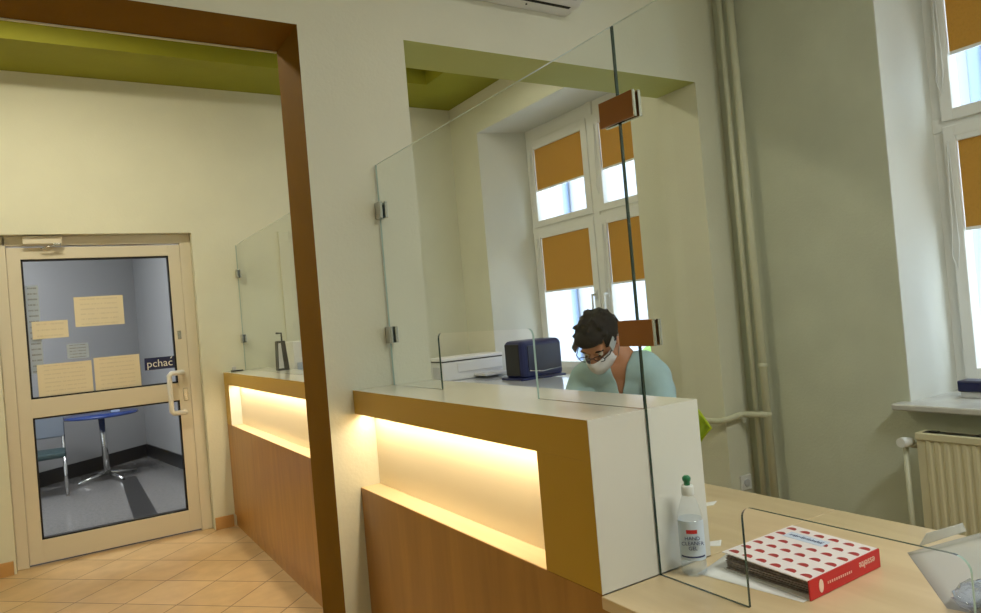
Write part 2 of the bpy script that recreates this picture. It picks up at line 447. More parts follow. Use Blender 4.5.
def notice(x0, x1, z0, z1, m, label, y=YF+.0225, rot=0, lines=6, ink=.15):
    t = thing('paper_notice', ((x0+x1)/2, y, z0), label, 'notice', 'paper notices taped on the glass door')
    c = V(((x0+x1)/2, y, (z0+z1)/2)); M = Matrix.Translation(c) @ Matrix.Rotation(rot, 4, 'Y') @ Matrix.Translation(-c)
    b = MB(); b.box(x0, x1, y-.0006, y+.0006, z0, z1, M=M)
    tag(b.build('sheet', printed(m, lines, ink), t), 'notice sheet with faint lines of print')
notice(.11, .402, 1.508, 1.708, PAPERC, 'cream landscape paper notice near the middle of the upper door pane', lines=6, rot=-.0)
notice(-.135, .067, 1.447, 1.562, PAPERC, 'small cream paper strip at the hinge side of the upper door pane', lines=3)
notice(-.125, .185, 1.064, 1.28, PAPERC, 'large cream notice at the bottom of the upper pane, farther from handle', lines=8)
notice(.198, .475, 1.068, 1.292, PAPERC, 'large cream notice at the bottom of the upper pane, nearer the handle', lines=8)
BLUEP = mat('bluish_paper', rgb(190, 202, 222), .7)
notice(-.155, -.085, 1.22, 1.80, BLUEP, 'tall bluish printed sheet behind the glass along the hinge side', y=YF+.034, lines=16, ink=.6)
notice(.05, .175, 1.30, 1.40, BLUEP, 'little bluish label above the two large cream notices', y=YF+.034, lines=5, ink=.6)
t = thing('push_sign', (.6, YF+.022, 1.17), 'dark blue push sign with white lettering on the door glass', 'sign')
b = MB(); b.box(.505, .697, YF+.0215, YF+.0235, 1.172, 1.256, bev=.0008); b.build('sign_plate', NAVY, t)
text_mesh('lettering', 'pchac', .073, frame_matrix((.601, YF+.0212, 1.213), (1, 0, 0), (0, 0, 1)), PAPER, t)
b = MB(); b.prism([(.668, 1.240), (.676, 1.240), (.687, 1.253), (.677, 1.253)], 'y', YF+.0206, YF+.0212); b.build('acute_accent', PAPER, t)

# ------------------------------------------------------------------ corridor furniture
t = thing('cafe_table', (.35, 8.35, 0), 'small blue topped table on a chrome star base seen through the door', 'table')
b = MB(); b.lathe([(.30, .655), (.345, .66), (.35, .672), (.345, .685), (.0, .686)], (.33, 8.35, 0), n=32); b.build('tabletop', BLUESTEEL, t)
b = MB(); b.tube([(.35, 8.35, .05), (.33, 8.35, .657)], .03); b.build('column', CHROME, t)
for k in range(4):
    a = math.radians(25+90*k); b = MB()
    b.tube([(.35, 8.35, .07), (.35+.30*math.cos(a), 8.35+.30*math.sin(a), .022)], [.026, .016]); b.build('foot', CHROME, t)
t = thing('waiting_chair', (-.28, 8.0, 0), 'grey padded chair with chrome legs beside the blue table', 'chair')
b = MB(); b.box(-.45, .0, 7.78, 8.16, .36, .42, bev=.02); b.build('seat', mat('dark_green_vinyl', rgb(50, 72, 74), .5), t)
b = MB(); b.box(-.45, .0, 8.17, 8.205, .52, .86, bev=.015); b.build('backrest', mat('grey_vinyl', rgb(120, 128, 140), .5), t)
for (x, y, top) in ((-.43, 7.80, .37), (-.015, 7.80, .37), (-.43, 8.187, .7), (-.015, 8.187, .7)):
    b = MB(); b.tube([(x, y, 0), (x, y, top)], .016); b.build('leg', CHROME, t)
b = MB(); b.box(.42, .50, 8.26, 8.34, .687, .80, bev=.004)
tag(b.build('leaflet_holder', mat('pale_blue_card', rgb(180, 196, 222), .6)), 'pale leaflet holder standing on the blue topped table', 'leaflet holder')

# ------------------------------------------------------------------ windows
def window(name, y0, y1, lab):
    w = thing(name, (XF, (y0+y1)/2, WZ0), None, None, kind='structure')
    z0, z1 = .828, 2.86; x0, x1 = XF, XF+.075
    yc = (y0+y1)/2
    b = MB()
    b.box(x0+.01, x1, y0, y0+.055, z0, z1-.002); b.box(x0+.01, x1, y1-.055, y1+.008, z0, z1-.0005)
    b.box(x0+.0112, x1, y0+.054, y1-.054, z1-.125, z1-.002); b.box(x0+.0112, x1, y0+.054, y1-.054, z0, z0+.075)
    b.box(x0-.004, x1, yc-.034, yc+.034, z0, z1-.002, bev=.004)
    b.box(x0+.004, x1, y0, y1, 1.995, 2.06, bev=.004)
    b.build('window_frame', PVC, w)
    go = .10 if lab == 'near' else .116
    gl = [(yc+.10, y1-go), (y0+go, yc-.10)]
    for gi, (a, c) in enumerate(gl):
        for (zb, zt) in ((.932, 1.965), (2.088, 2.70)):
            f = .066; b = MB()
            X0, X1 = x0-.012, x1-.01
            b.box(X0, X1, a-min(f, go-.05) if gi else a-f, a, zb-.05, zt+.05, bev=.004); b.box(X0, X1, c, c+min(f, go-.05), zb-.05, zt+.05, bev=.004)
            b.box(X0+.0005, X1, a-.002, c+.002, zb-.05, zb, bev=.003); b.box(X0+.0005, X1, a-.002, c+.002, zt, zt+.05, bev=.003)
            s = b.build('sash', PVC, w)
            b = MB(); b.box(x0+.03, x0+.036, a-.004, c+.004, zb-.004, zt+.004); b.build('pane', WINGLASS, s)
            if zb < 1.5:
                hy = a-.033 if gi == 0 else c+.033
                b = MB(); b.box(X0-.012, X0+.001, hy-.013, hy+.013, 1.40, 1.47, bev=.003)
                b.tube([(X0-.01, hy, 1.435), (X0-.045, hy, 1.435), (X0-.048, hy, 1.32)], .009); b.build('window_handle', WHITEP, s)
    return w, gl
W1, GL1 = window('window_1', *WIN[0][:2], 'near')
W2, GL2 = window('window_2', *WIN[1][:2], 'far')
def blind(a, c, zb, zt, label, group):
    t = thing('roller_blind', (XF, (a+c)/2, zt), label, 'blind', group)
    x = XF+.004
    b = MB(); b.box(x, x+.0015, a+.003, c-.003, zb, zt-.01); b.build('blind_fabric', BLIND, t)
    b = MB(); b.box(x-.006, x+.006, a+.003, c-.003, zb-.012, zb+.003, bev=.003); b.build('bottom_rail', PVC, t)
    b = MB(); b.box(x-.014, x+.012, a+.001, c-.001, zt-.02, zt+.012, bev=.004); b.build('cassette', PVC, t)
    b = MB(); yy = c+.03; xx = XF-.02
    b.tube([(xx, yy, zt-.02), (xx-.004, yy+.012, (zt+zb)/2-.2), (xx-.004, yy+.02, zb-.12), (xx-.004, yy+.002, zb-.18), (xx, yy-.01, zb-.08), (xx, yy-.004, zt-.02)], .0022, n=6)
    b.build('bead_chain', WHITEP, t)
g2 = 'orange roller blinds of the far window'; g1 = 'orange roller blinds of the near window'
blind(*GL2[0], 2.34, 2.695, 'orange roller blind half down in the upper sash nearest the door wall', g2)
blind(*GL2[1], 2.34, 2.695, 'orange roller blind half down in the upper far sash behind the glass clamp', g2)
blind(*GL2[0], 1.507, 1.962, 'orange roller blind in the lower far sash above the blue printer', g2)
blind(*GL2[1], 1.507, 1.962, 'orange roller blind in the lower far sash above the seated person', g2)
blind(*GL1[0], 2.335, 2.695, 'orange roller blind in the upper sash of the window over the radiator', g1)
blind(*GL1[0], 1.554, 1.962, 'orange roller blind in the lower sash of the window over the radiator', g1)

b = MB(); b.box(XW-.085, XF+.02, -.10, 1.665, .805, .832, bev=.006); struct('trim_3', b, MARBLE)
b = MB(); b.box(XW-.03, XF+.02, 3.14, 4.91, .805, .832, bev=.006); struct('trim_4', b, MARBLE)

# the house across the yard, and a shrub before it
t = thing('neighbouring_house', (9, 3, 0), 'pale rendered house wall beyond the windows', 'building')
b = MB(); b.box(9, 9.4, -12, 24, -4, 9); b.build('wall', FACADE, t)
for k, y in enumerate([-3, 2.2, 7.6, 12.6, 16.8]):
    for z in (.2, 3.4):
        b = MB(); b.box(8.96, 8.999, y, y+1.1, z, z+1.8); b.build('shaded_window', mat('bluish_shade', rgb(104, 124, 156), .3), t)
for y in (3.72, 4.4, 11.2):
    b = MB(); b.tube([(8.93, y, -4), (8.93, y, 9)], .07); b.build('downpipe', mat('pale_blue_metal', rgb(110, 126, 152), .4), t)
sh = MB()
for k in range(14):
    sh.sphere((6.6+random.uniform(-.3, .3), 6.7+random.uniform(-.5, .5), -.2+random.uniform(-.8, 1.1)), random.uniform(.25, .42), n=7)
tag(sh.build('shrub', LEAF), 'pale green shrub outside the far window', 'shrub')

# ------------------------------------------------------------------ counters
def counter(x0, w, y0, y1, zt, rz0, rz1, ry0, ry1, label, front_to_floor, fx, xend):
    t = thing('reception_counter', (x0+w/2, (y0+y1)/2, 0), label, 'counter', 'lit reception counters')
    x1 = x0+w; dep = .075
    b = MB()
    b.prism([(x0, zt-.085), (x1, zt-.085), (x1, zt), (x0, zt)], 'y', y0, y1, None)
    top = b
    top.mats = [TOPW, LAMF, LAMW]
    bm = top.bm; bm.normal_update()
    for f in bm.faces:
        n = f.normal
        f.material_index = 0 if n.z > .5 else (1 if n.x < -.5 or n.z < -.5 else 2)  # shaded laminate tone painted on front and underside by facing
    top.build('countertop', None, t)
    zl = rz0
    # near end block, and far end block where the recess stops short
    for (a, c) in ([(y0, ry0)] if y0 < ry0 else []) + ([(ry1, y1)] if ry1 < y1 else []):
        b = MB(); b.box(x0+.0003, x1-.0003, a+.0003 if a == y0 else a, c, zl+.0005, zt-.0853)
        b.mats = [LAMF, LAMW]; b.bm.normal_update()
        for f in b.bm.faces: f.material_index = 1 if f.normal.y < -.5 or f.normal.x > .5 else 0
        b.build('end_panel', None, t)
    if front_to_floor:
        b = MB(); b.box(x0+.0004, x1-.0002, y0-.0011, y0-.0001, zl+.0005, zt-.0003); b.build('end_facing', LAMW, t)
    b = MB(); b.box(x0+dep, x1-.02, ry0, ry1, zl+.0005, zt-.0855); b.build('recess_back', mat('recess_cream_laminate', rgb(226, 212, 180), .35, coat=.2), t)
    b = MB(); b.box(x0+.0025, x0+dep+.01, ry0, ry1, zl-.012, zl+.0004); b.build('ledge', LEDGE, t)
    b = MB(); b.box(x0, x0+.002, y0+.0005, y1, zl-.03, zl-.0005); b.box(x0+.0005, x0+.03, y0, y1, .0 if not fx else .085, zl-.0125); b.build('front_panel', ORW, t)
    if fx:
        b = MB(); b.box(x0+.010, x0+.031, y0, y1, 0, .0848); b.build('plinth', ORW, t)
    b = MB(); b.box(x0+.032, x1-.001, y0, y1, .02, zl-.0125); b.build('carcass', LAMW, t)
    b = MB(); b.box(x0+.045, x0+.065, ry0+.01, ry1-.01, zt-.0935, zt-.0862); b.build('led_strip', LEDM, t)
    L = bpy.data.lights.new('recess_led', 'AREA'); L.shape = 'RECTANGLE'; L.size = .02; L.size_y = (ry1-ry0)*.97
    L.color = (1, .86, .62); L.energy = 2.9*(ry1-ry0)
    o = bpy.data.objects.new('recess_led', L); o.location = (x0+.036, (ry0+ry1)/2, zt-.089); COL.objects.link(o)
    o.rotation_euler = (0, math.radians(-14), 0)
    return t
counter(.901, .321, 1.125, YW0-.001, 1.12, .766, 1.034, 1.315, YW0-.001, 'nearer lit reception counter with a glowing recess, ending in a white end panel', True, False, 0)
counter(1.0, .32, YW1+.001, YD-.001, 1.105, .735, 1.01, YW1+.001, 5.20, 'farther lit reception counter beyond the brown passage edge, next to the door', True, True, 0)

# near desk under the glass and the desk behind the counter
def desk(x0, x1, y0, y1, label, front):
    t = thing('desk', ((x0+x1)/2, (y0+y1)/2, 0), label, 'desk')
    b = MB(); b.box(x0, x1, y0, y1, .739, .765, bev=.002); b.build('desktop', MAPLE, t)
    if front: b = MB(); b.box(x0+.002, x0+.02, y0, y1, .0, .7385); b.build('front_panel', ORW, t)
    for yy in (y0+.02, y1-.045):
        b = MB(); b.box(x0+.05, x1-.06, yy, yy+.025, 0, .7385); b.build('side_panel', LEDGE, t)
    return t
desk(.897, 1.70, -.9, 1.1235, 'maple desk under the glass screen, holding the red and white binder', True)
desk(1.2235, 1.70, 1.1255, 2.40, 'maple desk tucked behind the white counter end in front of the person', False)
t = thing('side_cabinet', (2.65, 4.2, 0), 'white topped low cabinet under the far window carrying both printers', 'cabinet')
b = MB(); b.box(2.28, 3.018, 3.12, 5.345, .835, .868, bev=.002); b.build('cabinet_top', mat('glossy_white_top', rgb(226, 230, 236), .1, coat=.5), t)
b = MB(); b.box(2.34, 3.015, 3.16, 5.34, 0, .834); b.build('carcass', LAMW, t)
for k in range(4):
    y = 3.17+.545*k; b = MB(); b.box(2.322, 2.3395, y, y+.53, .08, .825, bev=.002); dd = b.build('cabinet_door', LAMW, t)
    b = MB(); b.tube([(2.322, y+.06, .70), (2.30, y+.06, .70), (2.30, y+.06, .60), (2.322, y+.06, .60)], .005); b.build('handle', CHROME, dd)

# ------------------------------------------------------------------ glass screens
XG = 1.062
def rounded(poly, marks, r=.022):
    out = []; n = len(poly)
    for i, p in enumerate(poly):
        if i not in marks: out.append(p); continue
        p = V((*p, 0)); a = (V((*poly[i-1], 0))-p).normalized(); c = (V((*poly[(i+1) % n], 0))-p).normalized()
        cen = p + a*r + c*r
        for k in range(7):
            t = k/6*math.pi/2
            q = cen - c*r*math.cos(t) - a*r*math.sin(t)
            out.append((q.x, q.y))
    return out
def panel(name, x, poly, parent, marks=()):
    b = MB(); b.prism(rounded(poly, marks), 'x', x-.003, x+.003, GLASS, GEDGE)
    b.bm.normal_update(); k = b.mi(GEDGEL)
    for f in b.bm.faces:
        if f.normal.z > .7 : f.material_index = b.mi(GEDGET)  # edge lightness painted by facing, not by the lamps
        if f.normal.y > .15 and abs(f.normal.x) < .5: f.material_index = k if abs(f.calc_center_median().y-1.1225) > .012 else b.mi(GEDGE)
    return b.build(name, None, parent)
def wall_clamp(x, y, z, parent, h=.06):
    b = MB()
    b.box(x-.016, x-.0045, y-.048, y-.001, z-h/2, z+h/2, bev=.0015); b.box(x+.0045, x+.016, y-.048, y-.001, z-h/2, z+h/2, bev=.0015)
    b.box(x-.016, x+.016, y-.006, y-.0005, z-h/2, z+h/2, bev=.0015)
    c = b.build('wall_clamp', CHROME, parent)
t = thing('glass_screen', (XG, 1.4, 1.12), 'large frameless glass screen on the nearer counter and desk, joined by metal clamps', 'glass screen', None)
panel('glass_panel', XG, [(YW0-.010, 1.1205), (YW0-.010, 1.950), (1.1255, 1.950), (1.1255, 1.1205), (1.518, 1.1205), (1.518, 1.306), (2.06, 1.306), (2.06, 1.1205)], t, (5, 6))
panel('glass_panel', XG, [(1.1215, .7657), (1.1215, 1.950), (-.25, 1.950), (-.25, .7657), (.505, .7657), (.505, .955), (.893, .955), (.893, .7657)], t, (5, 6))
for z in (1.767, 1.2845):
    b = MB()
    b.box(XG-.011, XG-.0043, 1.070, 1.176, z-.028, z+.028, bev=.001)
    k = b.build('clamp_plate', BROWNREFL, t); k['label'] = 'metal front clamp plate with a brown reflection painted in'
    b = MB(); b.box(XG-.0112, XG-.0043, 1.0675, 1.0698, z-.028, z+.028); k = b.build('clamp_end', CHROME, t)
    b = MB(); b.box(XG+.0043, XG+.012, 1.0675, 1.176, z-.028, z+.028, bev=.001); b.build('clamp_plate', CHROME, t)
    b = MB(); b.box(XG-.0042, XG+.0042, 1.1217, 1.1253, z-.026, z+.026); b.build('clamp_gasket', RUBBER, t)
for z in (1.776, 1.309): wall_clamp(XG, YW0, z, t, .062)
XG2 = 1.155
t = thing('glass_screen', (XG2, 4.1, 1.105), 'smaller glass screen standing on the farther counter near the door', 'glass screen')
panel('glass_panel', XG2, [(YD-.012, 1.1055), (YD-.012, 2.02), (YW1+.01, 2.02), (YW1+.01, 1.1055)], t)
for z in (1.81, 1.335): wall_clamp(XG2, YD, z, t, .06)

# ------------------------------------------------------------------ things on the far counter
t = thing('soap_dispenser', (1.25, 4.7, 1.105), 'black dispenser bottle with a slanting body and pump on the far counter', 'dispenser')
b = MB(); b.prism([(1.217, 1.1055), (1.292, 1.1055), (1.275, 1.30), (1.225, 1.30)], 'y', 4.67, 4.74, bev=.004); b.build('body', BLACK, t)
b = MB(); b.prism([(1.222, 1.12), (1.255, 1.12), (1.245, 1.285), (1.228, 1.285)], 'y', 4.6675, 4.6705); b.build('pale_front', GREYP, t)
b = MB(); b.tube([(1.262, 4.705, 1.298), (1.262, 4.705, 1.35), (1.225, 4.69, 1.352)], .006); b.build('pump', DSTEEL, t)
t = thing('business_card_stand', (1.08, 5.28, 1.105), 'tiny card stand on the far counter against the door wall', 'card stand')
b = MB(); b.box(1.045, 1.12, 5.25, 5.31, 1.1055, 1.114, bev=.002); b.build('base', DSTEEL, t)
b = MB(); b.box(1.05, 1.075, 5.27, 5.30, 1.114, 1.14, bev=.002); b.build('holder', GREYP, t)
t = thing('box_file', (1.47, 4.85, 0), 'white box file standing behind the far glass screen', 'box')
b = MB(); b.box(1.36, 1.62, 4.80, 5.15, .9, 1.285, bev=.006); b.build('box', PAPER, t)
b = MB(); b.box(1.38, 1.60, 4.796, 4.7995, 1.02, 1.14); b.build('printed_panel', BLUEP, t)
b = MB(); b.box(1.34, 1.9, 4.4, 5.345, .72, .8995); 
t = thing('shelf_unit', (1.6, 4.9, 0), 'pale shelf unit behind the far counter', 'shelf')
b.build('shelf_top', LAMW, t)
b = MB(); b.box(1.36, 1.88, 4.42, 5.34, 0, .7195); b.build('carcass', LAMW, t)
# pale door-shaped frame and leaf on the far wall, behind the far glass
d2 = thing('pale_door_shape', (1.9, YD, 0), None, None, kind='structure')
b = MB(); b.box(1.47, 1.55, YD-.02, YD-.0005, 0, 2.12, bev=.004); b.box(2.33, 2.41, YD-.02, YD-.0005, 0, 2.12, bev=.004); b.box(1.551, 2.329, YD-.0195, YD-.0005, 2.04, 2.12)
b.build('door_frame', WALL, d2)
b = MB(); b.box(1.55, 2.33, YD-.012, YD-.0007, .005, 2.04); b.build('door_leaf', WALL, d2)
b = MB(); b.tube([(1.60, YD-.012, 1.03), (1.60, YD-.05, 1.03), (1.70, YD-.05, 1.03)], .008); b.build('door_handle', CHROME, d2)

# ------------------------------------------------------------------ printers
t = thing('white_printer', (2.86, 5.0, .868), 'flat white multifunction printer on the low cabinet by the wall', 'printer')
b = MB(); b.box(2.488, 3.040, 4.805, 5.05, .869, 1.016, bev=.010); b.build('body', WHITEP, t)
b = MB(); b.box(2.483, 3.045, 4.80, 5.055, 1.022, 1.048, bev=.008); b.build('scanner_lid', PAPER, t)
b = MB(); b.box(2.489, 3.039, 4.806, 5.05, 1.0155, 1.0225); b.build('lid_gap', DSTEEL, t)
b = MB(); b.box(2.62, 3.03, 4.798, 4.8045, .930, 1.004, bev=.003); b.build('front_flap', WHITEP, t)
b = MB(); b.box(2.76, 3.045, 4.62, 4.8045, .888, .905, bev=.004); b.build('paper_tray', GREYP, t)
b = MB(); b.box(2.4825, 2.4875, 4.84, 4.96, .89, .98, bev=.002); b.build('side_panel', GREYP, t)
t = thing('blue_printer', (2.92, 4.25, .868), 'dark navy rounded desktop printer on the low cabinet under the window', 'printer')
b = MB(); b.box(2.766, 3.13, 4.115, 4.36, .872, 1.148, bev=.04, seg=4); b.build('body', NAVY, t)
b = MB(); b.box(2.7625, 2.772, 4.15, 4.33, .90, 1.125, bev=.004); b.build('front_panel', BLACK, t)
b = MB(); b.box(2.815, 3.10, 4.109, 4.1165, .93, 1.11, bev=.003); b.build('side_cover', mat('dark_slate_plastic', rgb(40, 44, 64), .3), t)
b = MB(); b.tube([(2.82, 4.108, .935), (2.93, 4.104, .922), (3.095, 4.108, .935)], .004); b.build('chrome_strip', CHROME, t)
b = MB(); b.box(2.74, 3.135, 4.105, 4.37, .8685, .885, bev=.005); b.build('base', NAVY, t)

# ------------------------------------------------------------------ air conditioner
t = thing('air_conditioner', (1.6, YW0, 2.66), 'white wall air conditioner mounted high above the staff passage', 'air conditioner')
b = MB(); b.prism([(YW0-.001, 2.665), (YW0-.10, 2.668), (YW0-.205, 2.72), (YW0-.215, 2.78), (YW0-.205, 2.93), (YW0-.18, 2.955), (YW0-.001, 2.955)], 'x', 1.25, 2.05, bev=.006); b.build('housing', WHITEP, t)
b = MB(); b.prism([(YW0-.074, 2.668), (YW0-.090, 2.668), (YW0-.090, 2.6655), (YW0-.074, 2.665)], 'x', 1.28, 2.01); b.build('air_slot', RUBBER, t)
b = MB(); b.prism([(YW0-.13, 2.682), (YW0-.20, 2.717), (YW0-.202, 2.712), (YW0-.132, 2.677)], 'x', 1.28, 2.01); b.build('louvre', GREYP, t)
b = MB(); b.lathe([(.004, 0), (.004, .004)], (1.80, YW0-.05, 2.662), n=10); b.build('screw', DSTEEL, t)

# ------------------------------------------------------------------ heating pipes, socket, radiator
t = thing('heating_pipe', (3.0, 2.375, 0), 'thinner cream heating riser in the corner, nearest the passage', 'pipe', 'heating risers')
b = MB(); b.tube([(3.0, 2.37, 0), (3.0, 2.372, 3.29)], .0145, n=16); b.build('riser', PIPE, t)
t = thing('heating_pipe', (3.0, 2.31, 0), 'thicker cream heating riser in the corner with a side branch', 'pipe', 'heating risers')
b = MB(); b.tube([(3.0, 2.308, 0), (3.0, 2.310, 3.29)], .0195, n=16); b.build('riser', PIPE, t)
b = MB(); b.tube([(2.99, 2.30, .735), (2.965, 2.34, .735), (2.962, 2.42, .732), (2.94, 2.43, .730), (2.84, 2.425, .722), (2.825, 2.46, .712), (2.815, 2.70, .705), (2.815, 2.95, .70)], .0155, n=14); b.build('branch', PIPE, t)
for z in (.735, .98):
    b = MB(); b.lathe([(.020, -.012), (.0235, -.008), (.0235, .008), (.020, .012)], (3.0, 2.309, z), n=16); b.build('collar', PIPE, t)
t = thing('wall_socket', (2.965, YW0, .37), 'white wall socket low in the corner left of the pipes', 'socket')
b = MB(); b.box(2.93, 3.01, YW0-.014, YW0-.0005, .335, .415, bev=.006); b.build('plate', WHITEP, t)
b = MB(); b.lathe([(.02, 0), (.02, .006), (.017, .006)], (0, 0, 0), n=20); 
b.bm.transform(Matrix.Translation((2.97, YW0-.0135, .375)) @ Matrix.Rotation(math.radians(90), 4, 'X')); b.build('outlet', GREYP, t)
t = thing('radiator', (2.94, .8, .12), 'cream ribbed panel radiator below the marble window sill', 'radiator')
b = MB(); prof = []
y = .12; x0 = 2.90
pts = [(2.975, .12), (2.975, 1.553)]
while y < 1.49: prof.append(y); y += .0333
poly = [(2.975, .12), (2.975, 1.54), (2.9055, 1.54)]
for k, yy in enumerate(reversed(prof)):
    poly += [(2.9055, yy+.024), (2.901, yy+.018), (2.901, yy+.006), (2.9055, yy+.0)]
b.prism(poly, 'z', .15, .705, None); b.box(2.897, 2.976, .118, 1.542, .7055, .733, bev=.003); b.box(2.899, 2.976, .118, 1.542, .12, .1495, bev=.003)
b.build('panel', RAD, t)
b = MB()
b.box(2.915, 2.96, .15, 1.52, .7332, .7345)
for k in range(6): b.box(2.925, 2.95, 1.47-.17*k, 1.50-.17*k, .734, .7385)
b.build('top_grille', DSTEEL, t)
b = MB(); b.tube([(2.93, 1.543, .675), (2.93, 1.61, .675)], .012); b.tube([(2.93, 1.60, .675), (2.93, 1.60, 0)], .011); b.build('supply_pipe', PIPE, t)
b = MB(); b.tube([(2.93, 1.575, .688), (2.885, 1.578, .692), (2.86, 1.58, .694)], [.016, .021, .019], n=16); b.build('valve', WHITEP, t)
for yy in (.3, 1.35):
    b = MB(); b.box(2.974, XW-.0005, yy, yy+.03, .3, .6); b.build('bracket', RAD, t)

# ------------------------------------------------------------------ stamp on the sill
t = thing('ink_stamp', (3.24, 1.48, .832), 'dark navy self inking stamp on the marble window sill', 'stamp')
b = MB(); b.box(3.21, 3.30, 1.415, 1.515, .858, .905, bev=.006); b.build('cap', mat('dark_navy', rgb(22, 28, 72), .3), t)
b = MB(); b.box(3.218, 3.292, 1.42, 1.508, .8325, .858, bev=.003); b.build('base', GREYP, t)

# ------------------------------------------------------------------ sanitizer bottle
bx, by, bz = 1.120, 1.0795, .7655
t = thing('sanitizer_bottle', (bx, by, bz), 'clear hand cleaner bottle with green spout standing behind the desk glass', 'bottle')
b = MB(); b.lathe([(.024, 0), (.0265, .003), (.0270, .012), (.0262, .055), (.0268, .10), (.0258, .122), (.0215, .140), (.0150, .158), (.0118, .168), (.0115, .172)], (bx, by, bz), n=32); b.build('bottle', PETG, t)
b = MB(); b.lathe([(.023, .002), (.0252, .006), (.0250, .055), (.0254, .10), (.0240, .118)], (bx, by, bz), n=32); b.build('gel', GEL, t)
# curved label facing the camera
b = MB(); bm = b.bm; n = 18; a0, a1 = math.radians(225-75), math.radians(225+75); rl = .0273
vs = []
for k in range(n+1):
    a = a0+(a1-a0)*k/n
    vs.append((bm.verts.new((bx+rl*math.cos(a), by+rl*math.sin(a), bz+.034)), bm.verts.new((bx+rl*math.cos(a), by+rl*math.sin(a), bz+.116))))
for k in range(n): bm.faces.new((vs[k][0], vs[k+1][0], vs[k+1][1], vs[k][1]))
b.build('label_wrap', LABELP, t, smooth=True)
def on_bottle(a, z, r=.0277):
    a = math.radians(a); n = V((math.cos(a), math.sin(a), 0)); x = V((-math.sin(a), math.cos(a), 0))
    return frame_matrix(V((bx, by, bz+z))+n*r, x, (0, 0, 1))
def band(z0, z1, d0, d1, name, m, r=.0276):
    b = MB(); bm = b.bm; pv = None
    for k in range(9):
        a = math.radians(d0+(d1-d0)*k/8)
        c = (bm.verts.new((bx+r*math.cos(a), by+r*math.sin(a), bz+z0)), bm.verts.new((bx+r*math.cos(a), by+r*math.sin(a), bz+z1)))
        if pv: bm.faces.new((pv[0], c[0], c[1], pv[1]))
        pv = c
    b.build(name, m, t)
band(.091, .099, 202, 250, 'red_badge', REDI); band(.040, .0435, 165, 285, 'blue_line', INKB)
for w, z in (('HAND', .0815), ('CLEANER', .071), ('GEL', .0605)):
    text_mesh('lettering', w, .0108, on_bottle(226, z, .0282), INKB, t)
b = MB(); b.lathe([(.0125, .166), (.0132, .168), (.0132, .184), (.0118, .187)], (bx, by, bz), n=24); b.build('collar', WHITEP, t)
b = MB(); b.lathe([(.0062, .187), (.0068, .190), (.0062, .194), (.0088, .197), (.0092, .203), (.0066, .206), (.0050, .2075)], (bx, by, bz), n=20); b.build('green_spout', GREENCAP, t)

# ------------------------------------------------------------------ ring binder
t = thing('ring_binder', (1.29, .945, .765), 'white ring binder with red half moon pattern and a red spine lying flat', 'binder')
F, Rr, Tt, Lf = V((1.160, .835, 0)), V((1.403, .840, 0)), V((1.420, 1.052, 0)), V((1.176, 1.050, 0))
ZB, ZT = .7682, .8035
def plate(c, z0, z1, m, name, par, lift=(0, 0, 0, 0)):
    b = MB(); bm = b.bm
    lo = [bm.verts.new((p.x, p.y, z0+l)) for p, l in zip(c, lift)]; hi = [bm.verts.new((p.x, p.y, z1+l)) for p, l in zip(c, lift)]
    bm.faces.new(lo[::-1]); bm.faces.new(hi)
    for i in range(4): bm.faces.new((lo[i], lo[(i+1) % 4], hi[(i+1) % 4], hi[i]))
    bmesh.ops.recalc_face_normals(bm, faces=bm.faces[:])
    return b.build(name, m, par)
quadc = [F, Rr, Tt, Lf]
cov = plate(quadc, ZT-.002, ZT, PAPER, 'front_cover', t)
plate(quadc, ZB-.0017, ZB+.0005, PAPER, 'back_cover', t)
ex, ey = (Rr-F), (Lf-F)
def bp(u, v): return F + ex*u + ey*v
def half_moon_material():
    m = bpy.data.materials.new('half_moon_print'); m.use_nodes = True; nt = m.node_tree; bs = nt.nodes['Principled BSDF']; bs.inputs['Roughness'].default_value = .35
    uv = nt.nodes.new('ShaderNodeUVMap'); sp = nt.nodes.new('ShaderNodeSeparateXYZ'); nt.links.new(uv.outputs[0], sp.inputs[0])
    def mth(op, a, c=None):
        n = nt.nodes.new('ShaderNodeMath'); n.operation = op
        for k, x in enumerate((a, c)):
            if x is None: continue
            if isinstance(x, (int, float)): n.inputs[k].default_value = x
            else: nt.links.new(x, n.inputs[k])
        return n.outputs[0]
    y = mth('SUBTRACT', mth('FRACT', mth('MULTIPLY', sp.outputs[0], 6)), .40); x = mth('SUBTRACT', mth('FRACT', mth('MULTIPLY', sp.outputs[1], 6)), .5)
    d = mth('SQRT', mth('ADD', mth('MULTIPLY', x, x), mth('MULTIPLY', y, y)))
    fac = mth('MULTIPLY', mth('LESS_THAN', d, .33), mth('GREATER_THAN', y, -.06))
    mx = nt.nodes.new('ShaderNodeMixRGB'); nt.links.new(fac, mx.inputs[0]); mx.inputs[1].default_value = rgb(240, 232, 230); mx.inputs[2].default_value = rgb(172, 40, 46)
    nt.links.new(mx.outputs[0], bs.inputs['Base Color']); return m
me = cov.data; me.materials.clear(); me.materials.append(half_moon_material())
uvl = me.uv_layers.new(name='UVMap')
det = ex.x*ey.y-ex.y*ey.x
for lp in me.loops:
    p = me.vertices[lp.vertex_index].co; dx, dy = p.x-F.x, p.y-F.y
    uvl.data[lp.index].uv = ((dx*ey.y-dy*ey.x)/det, (ex.x*dy-ex.y*dx)/det)
b = MB(); q = [bp(.70, .86), bp(.70, .40), bp(.84, .40), bp(.84, .86)]
b.prism([(p.x, p.y) for p in q], 'z', ZT+.0003, ZT+.0008); lab = b.build('title_sticker', LABELP, t)
b = MB(); rnd = random.Random(4); pts = []
for k in range(40):
    u = .77+(.03 if k % 2 else -.03)*rnd.uniform(.3, 1); v = .82-.0098*k
    p = bp(u, v); pts.append((p.x, p.y, ZT+.0011))
